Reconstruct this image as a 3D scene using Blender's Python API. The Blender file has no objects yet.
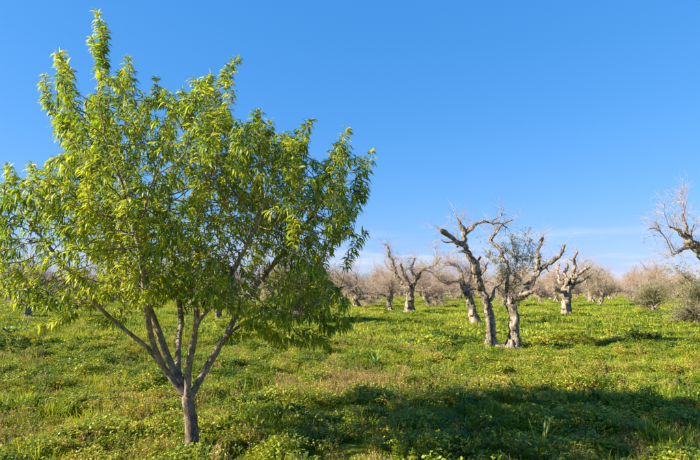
import bpy, math
import numpy as np
from mathutils import Vector, Matrix

sc = bpy.context.scene
COL = sc.collection
PI = math.pi

# ------------------------------------------------------------------ camera
F = 505.0                       # focal length in photograph pixels (700 wide)
CW, CH = 700.0, 460.0
HORIZON = 289.0
PITCH = math.atan((HORIZON - CH / 2) / F)
CAM = np.array([0.0, 0.0, 1.62])
cam = bpy.data.cameras.new('camera')
cam.sensor_width = 36.0
cam.lens = 36.0 * F / CW
cam.clip_end = 6000
cam.clip_start = 0.05
camo = bpy.data.objects.new('camera', cam)
COL.objects.link(camo)
camo.location = CAM
camo.rotation_euler = (PI / 2 + PITCH, 0, 0)
sc.camera = camo

# ------------------------------------------------------------------ light
SUN_EL = math.radians(29)
SUN_A = math.radians(12)        # how far the sun stands behind the camera's left
S = np.array([-math.cos(SUN_EL) * math.cos(SUN_A), -math.cos(SUN_EL) * math.sin(SUN_A), math.sin(SUN_EL)])
world = bpy.data.worlds.new('World')
sc.world = world
world.use_nodes = True
wn, wl = world.node_tree.nodes, world.node_tree.links
wn.clear()
wo = wn.new('ShaderNodeOutputWorld')
bg = wn.new('ShaderNodeBackground')
sky = wn.new('ShaderNodeTexSky')
sky.sky_type = 'NISHITA'
sky.sun_disc = False
sky.sun_elevation = SUN_EL
sky.sun_rotation = math.atan2(S[0], S[1])
sky.altitude = 0
sky.air_density = 1.0
sky.dust_density = 0.35
sky.ozone_density = 3.0
hs = wn.new('ShaderNodeHueSaturation')
hs.inputs['Saturation'].default_value = 1.22
hs.inputs['Value'].default_value = 1.0
wl.new(sky.outputs[0], hs.inputs['Color'])
# thin cloud streaks low over the horizon, all round
tc = wn.new('ShaderNodeTexCoord')
mp = wn.new('ShaderNodeMapping')
mp.inputs['Scale'].default_value = (2.6, 2.6, 26)
wl.new(tc.outputs['Generated'], mp.inputs['Vector'])
nz = wn.new('ShaderNodeTexNoise')
nz.inputs['Scale'].default_value = 1.6
nz.inputs['Detail'].default_value = 5
nz.inputs['Roughness'].default_value = 0.55
wl.new(mp.outputs[0], nz.inputs['Vector'])
sep = wn.new('ShaderNodeSeparateXYZ')
wl.new(tc.outputs['Generated'], sep.inputs[0])
band = wn.new('ShaderNodeValToRGB')
cr = band.color_ramp
cr.elements[0].position = 0.0
cr.elements[0].color = (0.5, 0.5, 0.5, 1)
cr.elements[1].position = 0.13
cr.elements[1].color = (0, 0, 0, 1)
e = cr.elements.new(0.055)
e.color = (1, 1, 1, 1)
wl.new(sep.outputs['Z'], band.inputs[0])
cth = wn.new('ShaderNodeMapRange')
cth.inputs['From Min'].default_value = 0.46
cth.inputs['From Max'].default_value = 0.72
wl.new(nz.outputs['Fac'], cth.inputs['Value'])
cm = wn.new('ShaderNodeMath')
cm.operation = 'MULTIPLY'
wl.new(band.outputs[0], cm.inputs[0])
wl.new(cth.outputs[0], cm.inputs[1])
cm2 = wn.new('ShaderNodeMath')
cm2.operation = 'MULTIPLY'
cm2.inputs[1].default_value = 0.95
wl.new(cm.outputs[0], cm2.inputs[0])
mixc = wn.new('ShaderNodeMixRGB')
mixc.inputs[2].default_value = (2.75, 2.9, 3.15, 1)
wl.new(cm2.outputs[0], mixc.inputs[0])
# flatten the gradient the way the camera's tone curve does, channel by channel, over the whole sky
sp_ = wn.new('ShaderNodeSeparateColor'); cb_ = wn.new('ShaderNodeCombineColor')
wl.new(hs.outputs[0], sp_.inputs[0])
for ch, (gm, kk) in enumerate(((0.82, 0.435), (0.477, 0.91), (0.35, 1.82))):
    pw = wn.new('ShaderNodeMath'); pw.operation = 'POWER'; pw.inputs[1].default_value = gm
    ml = wn.new('ShaderNodeMath'); ml.operation = 'MULTIPLY'; ml.inputs[1].default_value = kk
    wl.new(sp_.outputs[ch], pw.inputs[0]); wl.new(pw.outputs[0], ml.inputs[0]); wl.new(ml.outputs[0], cb_.inputs[ch])
wl.new(cb_.outputs[0], mixc.inputs[1])
wl.new(mixc.outputs[0], bg.inputs['Color'])
bg.inputs['Strength'].default_value = 0.10
wl.new(bg.outputs[0], wo.inputs['Surface'])

sun = bpy.data.lights.new('sun', 'SUN')
sun.energy = 5.0
sun.angle = math.radians(0.53)
sun.color = (1.0, 0.89, 0.69)
suno = bpy.data.objects.new('sun', sun)
COL.objects.link(suno)
suno.rotation_euler = Vector(S).to_track_quat('Z', 'Y').to_euler()
suno.location = (-20, -5, 20)

sc.view_settings.view_transform = 'Standard'
sc.view_settings.look = 'None'
sc.view_settings.exposure = 1.65
sc.view_settings.gamma = 1.0
sc.view_settings.use_curve_mapping = False
sc.cycles.max_bounces = 6
sc.cycles.transparent_max_bounces = 4

# ------------------------------------------------------------------ helpers
def height(x, y):
    """the lie of the meadow in metres"""
    x = np.asarray(x, float); y = np.asarray(y, float)
    h = 0.035 * np.sin(0.9 * x + 0.4 * y + 1.0) * np.sin(0.7 * y - 0.3 * x + 0.5)
    h = h + 0.034 * np.sin(2.9 * x + 1.3 * y) * np.sin(2.3 * y - 1.1 * x + 2.0)
    h = h + 0.024 * np.sin(7.1 * x - 2.0 * y + 0.7) * np.sin(6.3 * y + 2.2 * x)
    far = np.clip((np.hypot(x, y) - 12) / 40, 0, 1)
    h = h + far * (0.12 * np.sin(0.11 * x + 0.6) * np.sin(0.09 * y + 0.4))
    return h

def field(x, y, k=1.0, seed=0.0):
    """smooth pseudo noise 0..1"""
    v = 0
    a = 1.0; f = k; t = 0
    for i in range(4):
        p = seed * 1.7 + i * 2.39
        v = v + a * np.sin(f * (x * math.cos(p) + y * math.sin(p)) + 3.1 * p + 1.6 * np.sin(f * 0.7 * (y * math.cos(p) - x * math.sin(p)) + p))
        t += a; a *= 0.72; f *= 1.73
    return 0.5 + 0.5 * v / t * 1.5

def ray(px, py):
    u = (px - CW / 2) / F; v = (CH / 2 - py) / F
    c, s = math.cos(PITCH), math.sin(PITCH)
    return np.array([u, c - s * v, s + c * v])

def P(px, py, Y):
    d = ray(px, py)
    return CAM + d * (Y / d[1])

def G(px, py):
    d = ray(px, py)
    p = CAM + d * (-CAM[2] / d[2])
    return p[0], p[1]

def mesh_from(name, V, Q=None, T=None, attrs=None, smooth=True):
    me = bpy.data.meshes.new(name)
    V = np.asarray(V, np.float32).reshape(-1, 3)
    Q = np.zeros((0, 4), np.int32) if Q is None or len(Q) == 0 else np.asarray(Q, np.int32)
    T = np.zeros((0, 3), np.int32) if T is None or len(T) == 0 else np.asarray(T, np.int32)
    me.vertices.add(len(V)); me.vertices.foreach_set('co', V.ravel())
    nl = Q.size + T.size
    if nl:
        me.loops.add(nl)
        me.loops.foreach_set('vertex_index', np.concatenate([Q.ravel(), T.ravel()]).astype(np.int32))
        me.polygons.add(len(Q) + len(T))
        ls = np.concatenate([np.arange(len(Q)) * 4, Q.size + np.arange(len(T)) * 3]).astype(np.int32)
        me.polygons.foreach_set('loop_start', ls)
        if smooth:
            me.polygons.foreach_set('use_smooth', np.ones(len(Q) + len(T), bool))
    for k, a in (attrs or {}).items():
        a = np.asarray(a, np.float32)
        if a.ndim == 1:
            me.attributes.new(k, 'FLOAT', 'POINT').data.foreach_set('value', a)
        else:
            me.attributes.new(k, 'FLOAT_VECTOR', 'POINT').data.foreach_set('vector', a.ravel())
    me.update(calc_edges=True)
    me.validate()
    return me

def obj(name, me, mat=None, parent=None, loc=None):
    o = bpy.data.objects.new(name, me)
    COL.objects.link(o)
    if mat is not None:
        me.materials.append(mat)
    if parent is not None:
        o.parent = parent
    if loc is not None:
        o.location = loc
    return o

def tag(o, label=None, cat=None, group=None, kind=None):
    if label: o['label'] = label
    if cat: o['category'] = cat
    if group: o['group'] = group
    if kind: o['kind'] = kind
    return o

def empty(name, loc, label, cat, group=None):
    o = bpy.data.objects.new(name, None)
    o.empty_display_size = 0.1
    COL.objects.link(o)
    o.location = loc
    return tag(o, label, cat, group)

class Acc:
    """collects tubes and leaves into one mesh"""
    def __init__(s):
        s.V = []; s.Q = []; s.T = []; s.A = []; s.n = 0
    def add(s, V, Q=None, T=None, a=None):
        V = np.asarray(V, float).reshape(-1, 3)
        if Q is not None and len(Q): s.Q.append(np.asarray(Q) + s.n)
        if T is not None and len(T): s.T.append(np.asarray(T) + s.n)
        s.V.append(V)
        s.A.append(np.zeros(len(V)) if a is None else np.asarray(a, float))
        s.n += len(V)
    def mesh(s, name):
        return mesh_from(name, np.concatenate(s.V), np.concatenate(s.Q) if s.Q else None,
                         np.concatenate(s.T) if s.T else None, {'lv': np.concatenate(s.A)})

def catmull(pts, step):
    pts = np.asarray(pts, float)
    n = len(pts)
    ext = np.vstack([2 * pts[0] - pts[1], pts, 2 * pts[-1] - pts[-2]])
    out = []
    for i in range(n - 1):
        p0, p1, p2, p3 = ext[i:i + 4]
        m = max(1, int(round(np.linalg.norm(p2[:3] - p1[:3]) / step)))
        t = (np.arange(m) / m)[:, None]
        out.append(0.5 * (2 * p1 + (p2 - p0) * t + (2 * p0 - 5 * p1 + 4 * p2 - p3) * t ** 2 + (-p0 + 3 * p1 - 3 * p2 + p3) * t ** 3))
    out.append(pts[-1:])
    return np.concatenate(out)

def frames(P_):
    """P_ (n,k,3) -> tangent, side, up arrays"""
    T = np.gradient(P_, axis=1)
    T /= np.linalg.norm(T, axis=2, keepdims=True) + 1e-9
    ref = np.where(np.abs(T[:, :1, 2:3]) > 0.85, np.array([[[1.0, 0.13, 0.0]]]), np.array([[[0.0, 0.0, 1.0]]]))
    U = np.zeros_like(T)
    u = ref[:, 0]
    for i in range(T.shape[1]):
        t = T[:, i]
        u = u - t * np.sum(u * t, axis=1, keepdims=True)
        u /= np.linalg.norm(u, axis=1, keepdims=True) + 1e-9
        U[:, i] = u
    return T, np.cross(T, U), U

def tubes(acc, P_, R, sides, rough=0.0, rng=None, cap=True, a=None, flute=0.0):
    """batch of n tubes with k rings each"""
    P_ = np.asarray(P_, float); R = np.asarray(R, float)
    if P_.ndim == 2:
        P_ = P_[None]; R = R[None]
    n, k, _ = P_.shape
    T, B, U = frames(P_)
    th = np.arange(sides) * 2 * PI / sides
    rad = np.repeat(R[:, :, None], sides, axis=2)
    if flute or rough:
        s = np.concatenate([np.zeros((n, 1)), np.cumsum(np.linalg.norm(np.diff(P_, axis=1), axis=2), axis=1)], axis=1)[:, :, None]
        p = rng.uniform(0, 2 * PI, 6)
        rad = rad * (1 + flute * (0.8 * np.sin(2 * th + p[0] + 1.2 * s) + 0.8 * np.sin(3 * th + p[1] - 1.6 * s + 0.8 * np.sin(3 * s + p[4])) + 0.7 * np.sin(7 * th + p[2] + 2.2 * s + np.sin(2.5 * s + p[5]))))
        rad = rad * (1 + rough * rng.normal(0, 1, rad.shape))
    V = P_[:, :, None, :] + rad[..., None] * (np.cos(th)[None, None, :, None] * U[:, :, None, :] + np.sin(th)[None, None, :, None] * B[:, :, None, :])
    idx = np.arange(n * k * sides).reshape(n, k, sides)
    i0 = idx[:, :-1]; i1 = idx[:, 1:]
    Q = np.stack([i0, np.roll(i0, -1, 2), np.roll(i1, -1, 2), i1], axis=-1).reshape(-1, 4)
    Vf = V.reshape(-1, 3)
    Tt = None
    if cap:
        end = P_[:, -1] + T[:, -1] * R[:, -1:] * 0.3
        ei = n * k * sides + np.arange(n)
        l = idx[:, -1]
        Tt = np.stack([l, np.roll(l, -1, 1), np.repeat(ei[:, None], sides, 1)], axis=-1).reshape(-1, 3)
        Vf = np.concatenate([Vf, end])
    av = None
    if a is not None:
        av = np.repeat(np.asarray(a), k * sides)
        if cap: av = np.concatenate([av, a])
    acc.add(Vf, Q, Tt, av)

def leaf_batch(acc, base, d, L, W, droop, fold, a, prof=(0.62, 1.0, 0.66), rng=None):
    """lance-shaped leaves: a midrib that bends down, two halves folded up along it"""
    n = len(base)
    k = len(prof) + 2
    d = d / (np.linalg.norm(d, axis=1, keepdims=True) + 1e-9)
    pts = [base]
    p = base.copy()
    dd = d.copy()
    for i in range(k - 1):
        p = p + dd * (L / (k - 1))[:, None]
        pts.append(p)
        dd = dd + np.array([0, 0, -1.0]) * (droop / (k - 1))[:, None]
        dd /= np.linalg.norm(dd, axis=1, keepdims=True) + 1e-9
    M = np.stack(pts, 1)
    roll = rng.normal(0, 0.5, n)
    side = np.cross(d, np.array([0, 0, 1.0]))
    nn = np.linalg.norm(side, axis=1, keepdims=True)
    rs = rng.normal(0, 1, (n, 3)); rs -= d * np.sum(rs * d, 1, keepdims=True)
    side = np.where(nn > 0.15, side / (nn + 1e-9), rs / (np.linalg.norm(rs, axis=1, keepdims=True) + 1e-9))
    up = np.cross(side, d)
    s2 = side * np.cos(roll)[:, None] + up * np.sin(roll)[:, None]
    u2 = up * np.cos(roll)[:, None] - side * np.sin(roll)[:, None]
    Vs = [M.reshape(n, k, 3)]
    pr = np.asarray(prof)
    for sg in (-1, 1):
        E = M[:, 1:-1] + (sg * s2[:, None, :] + fold[:, None, None] * u2[:, None, :]) * (pr[None, :, None] * 0.5 * W[:, None, None])
        Vs.append(E)
    V = np.concatenate(Vs, 1)
    m = V.shape[1]
    off = (np.arange(n) * m)[:, None, None]
    q = []; t = []
    ne = k - 2
    for sgi in range(2):
        eb = k + sgi * ne
        o = (lambda f: f) if sgi == 1 else (lambda f: f[::-1])
        t.append(o([0, eb, 1])); t.append(o([k - 2, eb + ne - 1, k - 1]))
        for i in range(ne - 1):
            q.append(o([1 + i, eb + i, eb + i + 1, 2 + i]))
    T = (np.array(t)[None] + off).reshape(-1, 3)
    Q = (np.array(q)[None] + off).reshape(-1, 4) if q else None
    acc.add(V.reshape(-1, 3), Q, T, np.repeat(a, m))

def unit(v):
    return v / (np.linalg.norm(v, axis=-1, keepdims=True) + 1e-9)

# ------------------------------------------------------------------ materials
def new_mat(name):
    m = bpy.data.materials.new(name)
    m.use_nodes = True
    nt = m.node_tree
    nt.nodes.clear()
    out = nt.nodes.new('ShaderNodeOutputMaterial')
    return m, nt, out

def ramp(nt, stops):
    r = nt.nodes.new('ShaderNodeValToRGB')
    el = r.color_ramp.elements
    el[0].position, el[0].color = stops[0][0], (*stops[0][1], 1)
    el[1].position, el[1].color = stops[-1][0], (*stops[-1][1], 1)
    for p, c in stops[1:-1]:
        x = el.new(p); x.color = (*c, 1)
    return r

def mathn(nt, op, a, b=None):
    m = nt.nodes.new('ShaderNodeMath'); m.operation = op
    for i, v in enumerate((a, b)):
        if v is None: continue
        if isinstance(v, (int, float)): m.inputs[i].default_value = v
        else: nt.links.new(v, m.inputs[i])
    return m.outputs[0]

def noise(nt, vec, scale, detail=3, rough=0.55):
    n = nt.nodes.new('ShaderNodeTexNoise')
    n.inputs['Scale'].default_value = scale
    n.inputs['Detail'].default_value = detail
    n.inputs['Roughness'].default_value = rough
    nt.links.new(vec, n.inputs['Vector'])
    return n.outputs['Fac']

def leaf_mat(name, stops, trans=0.35, rough=0.5, spec=0.35, tint=(1.25, 1.2, 0.6), patch=0.0, patch_scale=1.0, rnd=0.0, obj_rnd=0.0):
    """leaf: colour by a per-leaf value, soft gloss on top, light coming through"""
    m, nt, out = new_mat(name)
    at = nt.nodes.new('ShaderNodeAttribute'); at.attribute_name = 'lv'
    v = at.outputs['Fac']
    if patch:
        geo = nt.nodes.new('ShaderNodeNewGeometry')
        nf = noise(nt, geo.outputs['Position'], patch_scale, 4, 0.6)
        v = mathn(nt, 'ADD', v, mathn(nt, 'MULTIPLY', mathn(nt, 'SUBTRACT', nf, 0.5), patch))
        nf2 = noise(nt, geo.outputs['Position'], patch_scale * 6.5, 3, 0.6)
        v = mathn(nt, 'ADD', v, mathn(nt, 'MULTIPLY', mathn(nt, 'SUBTRACT', nf2, 0.5), patch * 0.7))
    if obj_rnd:
        oi = nt.nodes.new('ShaderNodeObjectInfo')
        v = mathn(nt, 'ADD', v, mathn(nt, 'MULTIPLY', mathn(nt, 'SUBTRACT', oi.outputs['Random'], 0.5), obj_rnd))
    r = ramp(nt, stops)
    nt.links.new(v, r.inputs[0])
    pb = nt.nodes.new('ShaderNodeBsdfPrincipled')
    pb.inputs['Roughness'].default_value = rough
    pb.inputs['Specular IOR Level'].default_value = spec
    nt.links.new(r.outputs[0], pb.inputs['Base Color'])
    tr = nt.nodes.new('ShaderNodeBsdfTranslucent')
    mu = nt.nodes.new('ShaderNodeMixRGB'); mu.blend_type = 'MULTIPLY'; mu.inputs[0].default_value = 1
    mu.inputs[2].default_value = (*tint, 1)
    nt.links.new(r.outputs[0], mu.inputs[1])
    nt.links.new(mu.outputs[0], tr.inputs['Color'])
    mx = nt.nodes.new('ShaderNodeMixShader'); mx.inputs[0].default_value = trans
    nt.links.new(pb.outputs[0], mx.inputs[1]); nt.links.new(tr.outputs[0], mx.inputs[2])
    nt.links.new(mx.outputs[0], out.inputs['Surface'])
    return m

def bark_mat(name, stops, scale=9.0, stretch=0.35, bump=0.6, dist=0.03, dark_patch=None):
    m, nt, out = new_mat(name)
    tcn = nt.nodes.new('ShaderNodeTexCoord')
    mpn = nt.nodes.new('ShaderNodeMapping'); mpn.inputs['Scale'].default_value = (1, 1, stretch)
    nt.links.new(tcn.outputs['Object'], mpn.inputs['Vector'])
    n1 = noise(nt, mpn.outputs[0], scale, 6, 0.65)
    n2 = noise(nt, mpn.outputs[0], scale * 4.3, 4, 0.6)
    f = mathn(nt, 'ADD', mathn(nt, 'MULTIPLY', n1, 0.65), mathn(nt, 'MULTIPLY', n2, 0.35))
    r = ramp(nt, stops)
    nt.links.new(f, r.inputs[0])
    col = r.outputs[0]
    if dark_patch:  # darker brown patches laid over the bark by a broad noise
        n3 = noise(nt, tcn.outputs['Object'], 2.3, 4, 0.6)
        mr = nt.nodes.new('ShaderNodeMapRange'); mr.inputs['From Min'].default_value = 0.52; mr.inputs['From Max'].default_value = 0.66
        nt.links.new(n3, mr.inputs['Value'])
        mx = nt.nodes.new('ShaderNodeMixRGB'); mx.inputs[2].default_value = (*dark_patch, 1)
        nt.links.new(mr.outputs[0], mx.inputs[0]); nt.links.new(col, mx.inputs[1]); col = mx.outputs[0]
    pb = nt.nodes.new('ShaderNodeBsdfPrincipled')
    pb.inputs['Roughness'].default_value = 0.9
    pb.inputs['Specular IOR Level'].default_value = 0.15
    nt.links.new(col, pb.inputs['Base Color'])
    bp = nt.nodes.new('ShaderNodeBump'); bp.inputs['Strength'].default_value = bump; bp.inputs['Distance'].default_value = dist
    nt.links.new(f, bp.inputs['Height']); nt.links.new(bp.outputs[0], pb.inputs['Normal'])
    nt.links.new(pb.outputs[0], out.inputs['Surface'])
    return m

M_ALMOND_LEAF = leaf_mat('almond_leaf', [(0.0, (0.040, 0.085, 0.010)), (0.28, (0.090, 0.165, 0.012)), (0.55, (0.225, 0.310, 0.016)),
                                        (0.84, (0.430, 0.435, 0.024)), (1.0, (0.48, 0.33, 0.030))], trans=0.45, rough=0.48, spec=0.32)
M_ALMOND_BARK = bark_mat('almond_bark', [(0.36, (0.035, 0.024, 0.017)), (0.47, (0.105, 0.074, 0.052)), (0.57, (0.20, 0.150, 0.110)), (0.68, (0.40, 0.33, 0.26))], 17, 0.6, 0.9, 0.02)
M_ALMOND_LIMB = bark_mat('almond_limb_bark', [(0.36, (0.060, 0.046, 0.036)), (0.46, (0.17, 0.132, 0.102)), (0.57, (0.31, 0.25, 0.195)), (0.70, (0.48, 0.42, 0.35))], 17, 0.6, 0.9, 0.02)
M_OLIVE_BARK = bark_mat('olive_bark', [(0.38, (0.030, 0.024, 0.019)), (0.455, (0.12, 0.094, 0.073)), (0.54, (0.32, 0.26, 0.205)), (0.68, (0.50, 0.43, 0.35))], 9, 0.45, 1.0, 0.06, dark_patch=(0.085, 0.07, 0.055))
M_OLIVE_PALE = bark_mat('bleached_olive_bark', [(0.38, (0.040, 0.030, 0.023)), (0.46, (0.16, 0.12, 0.09)), (0.56, (0.33, 0.265, 0.205)), (0.72, (0.47, 0.40, 0.32))], 8, 0.45, 1.0, 0.06)
M_TWIG = bark_mat('dead_twig', [(0.3, (0.215, 0.160, 0.122)), (0.5, (0.37, 0.285, 0.222)), (0.7, (0.47, 0.38, 0.305))], 5, 1.0, 0.0)
M_OLIVE_LEAF = leaf_mat('olive_leaf', [(0.0, (0.12, 0.13, 0.045)), (0.5, (0.225, 0.225, 0.09)), (1.0, (0.36, 0.345, 0.19))], trans=0.28, rough=0.55, spec=0.3, tint=(1.1, 1.1, 0.7))
GRASS_STOPS = [(0.0, (0.050, 0.100, 0.010)), (0.28, (0.135, 0.210, 0.013)), (0.56, (0.300, 0.355, 0.018)), (0.80, (0.390, 0.385, 0.034)), (1.0, (0.44, 0.33, 0.085))]
M_GRASS = leaf_mat('grass_blade', GRASS_STOPS, trans=0.35, rough=0.5, spec=0.3, patch=1.9, patch_scale=0.42, obj_rnd=0.25)
M_CLOVER = leaf_mat('clover_leaf', [(0.0, (0.036, 0.080, 0.009)), (0.33, (0.120, 0.190, 0.012)), (0.62, (0.275, 0.325, 0.018)), (0.86, (0.38, 0.36, 0.04)), (1.0, (0.36, 0.25, 0.06))], trans=0.32, rough=0.5, spec=0.3, patch=1.9, patch_scale=0.5, obj_rnd=0.25)
M_WEED = leaf_mat('weed_leaf', [(0.0, (0.050, 0.085, 0.010)), (0.5, (0.095, 0.145, 0.013)), (1.0, (0.18, 0.225, 0.018))], trans=0.32, rough=0.6, spec=0.15, patch=0.4, patch_scale=0.7, obj_rnd=0.2)
M_DRY = leaf_mat('dry_stem', [(0.0, (0.17, 0.105, 0.045)), (0.5, (0.34, 0.245, 0.085)), (1.0, (0.44, 0.36, 0.15))], trans=0.25, rough=0.7, spec=0.15, obj_rnd=0.4)

# ------------------------------------------------------------------ ground
def lines(lo, hi, near_lo, near_hi, step, grow=1.13):
    a = list(np.arange(near_lo, near_hi, step)); s = step
    v = a[-1]
    while v < hi:
        s *= grow; v += s; a.append(v)
    s = step; v = a[0]; pre = []
    while v > lo:
        s *= grow; v -= s; pre.append(v)
    return np.array(pre[::-1] + a)

gx = lines(-2500, 2500, -7, 8, 0.11); gy = lines(-300, 4500, 2.5, 14, 0.11)
X, Y_ = np.meshgrid(gx, gy)
Zg = height(X, Y_)
nx, ny = len(gx), len(gy)
ii = np.arange(nx * ny).reshape(ny, nx)
Qg = np.stack([ii[:-1, :-1], ii[:-1, 1:], ii[1:, 1:], ii[1:, :-1]], -1).reshape(-1, 4)
m, nt, out = new_mat('meadow_ground')
geo = nt.nodes.new('ShaderNodeNewGeometry')
na = noise(nt, geo.outputs['Position'], 0.35, 5, 0.6)
nb = noise(nt, geo.outputs['Position'], 3.5, 5, 0.65)
nc = noise(nt, geo.outputs['Position'], 30, 3, 0.6)
f = mathn(nt, 'ADD', mathn(nt, 'MULTIPLY', na, 0.5), mathn(nt, 'ADD', mathn(nt, 'MULTIPLY', nb, 0.3), mathn(nt, 'MULTIPLY', nc, 0.2)))
r = ramp(nt, [(0.33, (0.085, 0.062, 0.030)), (0.45, (0.14, 0.125, 0.028)), (0.54, (0.27, 0.275, 0.022)), (0.66, (0.34, 0.32, 0.05))])
nt.links.new(f, r.inputs[0])
pb = nt.nodes.new('ShaderNodeBsdfPrincipled'); pb.inputs['Roughness'].default_value = 1.0; pb.inputs['Specular IOR Level'].default_value = 0.05
nt.links.new(r.outputs[0], pb.inputs['Base Color'])
bp = nt.nodes.new('ShaderNodeBump'); bp.inputs['Strength'].default_value = 0.8; bp.inputs['Distance'].default_value = 0.08
nt.links.new(nb, bp.inputs['Height']); nt.links.new(bp.outputs[0], pb.inputs['Normal'])
nt.links.new(pb.outputs[0], out.inputs['Surface'])
M_GROUND = m
tag(obj('ground', mesh_from('ground', np.stack([X, Y_, Zg], -1), Qg), M_GROUND), kind='structure')

# ------------------------------------------------------------------ the almond tree
def almond_tree():
    rng = np.random.default_rng(11)
    YC = 5.25
    bx, by = P(193.5, 441, YC)[0], YC
    bz = float(height(bx, by))
    base = np.array([bx, by, bz - 0.04])
    root = empty('almond_tree', (bx, by, bz - 0.04), 'leafy green young almond tree with forked trunk and upright shoots', 'tree')
    # silhouette of the crown on the plane through the trunk
    SIL = [(98, 6), (112, 14), (113, 42), (107, 62), (109, 76), (118, 66), (124, 50), (138, 56), (136, 84), (146, 86), (158, 74), (172, 80), (180, 90),
           (190, 78), (202, 73), (216, 70), (228, 58), (240, 54), (241, 68), (231, 90), (234, 106), (244, 118), (255, 106), (270, 110), (276, 126), (286, 122),
           (298, 126), (312, 116), (320, 125), (309, 152), (324, 150), (332, 136), (344, 124), (357, 130), (355, 146), (376, 146), (378, 157), (364, 170), (354, 180),
           (368, 186), (370, 196), (362, 215), (368, 234), (356, 246), (342, 252), (332, 262), (338, 276), (352, 286), (358, 300), (362, 322), (344, 326), (334, 318),
           (334, 342), (330, 354), (318, 346), (305, 330), (296, 346), (280, 350), (272, 336), (255, 338), (240, 332), (222, 322), (205, 314), (190, 316), (172, 312), (158, 322),
           (140, 310), (120, 306), (105, 316), (90, 326), (70, 324), (55, 320), (45, 330), (34, 316), (15, 310), (0, 304), (-20, 285), (-30, 245), (-22, 205), (-8, 176),
           (3, 158), (15, 162), (20, 186), (30, 182), (26, 160), (40, 158), (50, 148), (42, 130), (47, 112), (40, 98), (52, 90), (38, 80), (42, 70), (52, 74), (52, 54), (60, 46),
           (73, 54), (75, 76), (82, 92), (88, 85), (86, 58), (84, 30), (88, 10)]
    poly = np.array([P(a, b, YC)[[0, 2]] for a, b in SIL])
    def inside(q):
        c = np.zeros(len(q), bool)
        for i in range(len(poly)):
            a, b = poly[i], poly[(i + 1) % len(poly)]
            cond = (a[1] > q[:, 1]) != (b[1] > q[:, 1])
            c ^= cond & (q[:, 0] < (b[0] - a[0]) * (q[:, 1] - a[1]) / (b[1] - a[1] + 1e-12) + a[0])
        return c
    def dist(q):
        d = np.full(len(q), 9.0)
        for i in range(len(poly)):
            a, b = poly[i], poly[(i + 1) % len(poly)]
            ab = b - a
            t = np.clip(((q - a) @ ab) / (ab @ ab + 1e-12), 0, 1)
            d = np.minimum(d, np.linalg.norm(q - (a + t[:, None] * ab), axis=1))
        return d
    def flat(p):                                      # where a point lies as seen against the trunk's plane from eye height
        t = (YC / p[:, 1])[:, None]
        return (CAM + (p - CAM) * t)[:, [0, 2]]
    q = rng.uniform(poly.min(0), poly.max(0), (90000, 2))
    q = q[inside(q)]
    dq = dist(q)
    DM = 1.25
    half = 1.75 * np.sqrt(1 - (1 - np.clip(dq / DM, 0, 1)) ** 2) * 0.95 + 0.05
    dy = rng.uniform(-1.8, 1.8, len(q))
    ok = np.abs(dy) < half
    ok &= dq > 0.11                                  # leaves reach out past the shoots
    A = np.stack([q[:, 0], YC + dy, q[:, 1]], 1)[ok]
    nse = np.sin(3.1 * A[:, 0] + 1.3 * A[:, 2]) * np.sin(3.7 * A[:, 1] + 0.5) + np.sin(2.6 * A[:, 2] + 1.1 * A[:, 1] + 1.0) * np.sin(3.3 * A[:, 0] - 2.1)
    fq = flat(A)
    fin = inside(fq) & (dist(fq) > 0.10)
    edge = dq[ok] < 0.22
    A = A[((nse > -0.38) | edge) & fin]
    dq2 = dist(A[:, [0, 2]])
    near_e = A[dq2 < 0.28]
    A = np.concatenate([A, near_e + rng.normal(0, 0.02, near_e.shape)])
    keep = rng.permutation(len(A))[:8200]
    A = A[keep]
    # scaffold: trunk and the limbs seen below the crown
    STEP = 0.06
    def pl(pts):
        return catmull([P(a, b, YC + c) for a, b, c in pts], STEP)
    trunk = catmull([base, P(191.5, 425, YC + .01), P(189, 408, YC), P(187, 396, YC)], 0.05)
    limbs = [
        pl([(187, 396, 0), (175, 383, -.03), (164, 368, -.07), (145, 346, -.15), (119, 325, -.25), (98, 306, -.38), (66, 268, -.5), (40, 235, -.55)]),
        pl([(185, 394, 0), (177, 378, .06), (166, 352, .12), (156, 325, .16), (148, 306, .15), (128, 262, .2), (108, 205, .25), (100, 130, .1), (98, 70, .02)]),
        pl([(186, 396, 0.02), (180, 380, .08), (178, 362, .22), (179, 336, .40), (181, 316, .52), (172, 250, .75), (168, 190, .8)]),
        pl([(188, 398, -.02), (188, 374, -.07), (194, 340, -.20), (199, 320, -.28), (219, 297, -.38), (238, 262, -.5), (262, 215, -.62)]),
        pl([(190, 399, 0), (203, 374, .03), (215, 354, .06), (226, 336, .08), (256, 318, .1), (300, 306, .05), (330, 300, 0)]),
        pl([(194, 340, -.20), (197, 305, -.15), (196, 262, -.05), (200, 210, .05), (212, 150, .1)]),
        pl([(226, 336, .08), (245, 300, .22), (275, 262, .38), (305, 225, .45), (330, 190, .3)]),
        pl([(164, 368, -.07), (152, 340, -.32), (146, 300, -.62), (140, 250, -.85), (128, 215, -.9)]),
    ]
    pos = list(trunk); par = [-1] + list(range(len(trunk) - 1)); lid = [-1] * len(trunk)
    for li, L in enumerate(limbs):
        # start from the nearest existing node
        d = np.linalg.norm(np.array(pos) - L[0], axis=1)
        p = int(np.argmin(d))
        # the sixth and seventh limbs fork from another limb and stay parts of their own
        for c in L[1:]:
            pos.append(c); par.append(p); lid.append(li); p = len(pos) - 1
    pos = np.array(pos); par = list(par)
    # grow towards the free space of the crown
    KILL = 0.085; INFL = 0.75
    cap = 16000
    PA = np.zeros((cap, 3)); PA[:len(pos)] = pos; n = len(pos)
    best = np.full(len(A), 1e9); bi = np.zeros(len(A), int)
    first = 0
    alive = np.ones(len(A), bool)
    nt0 = len(trunk)
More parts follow.
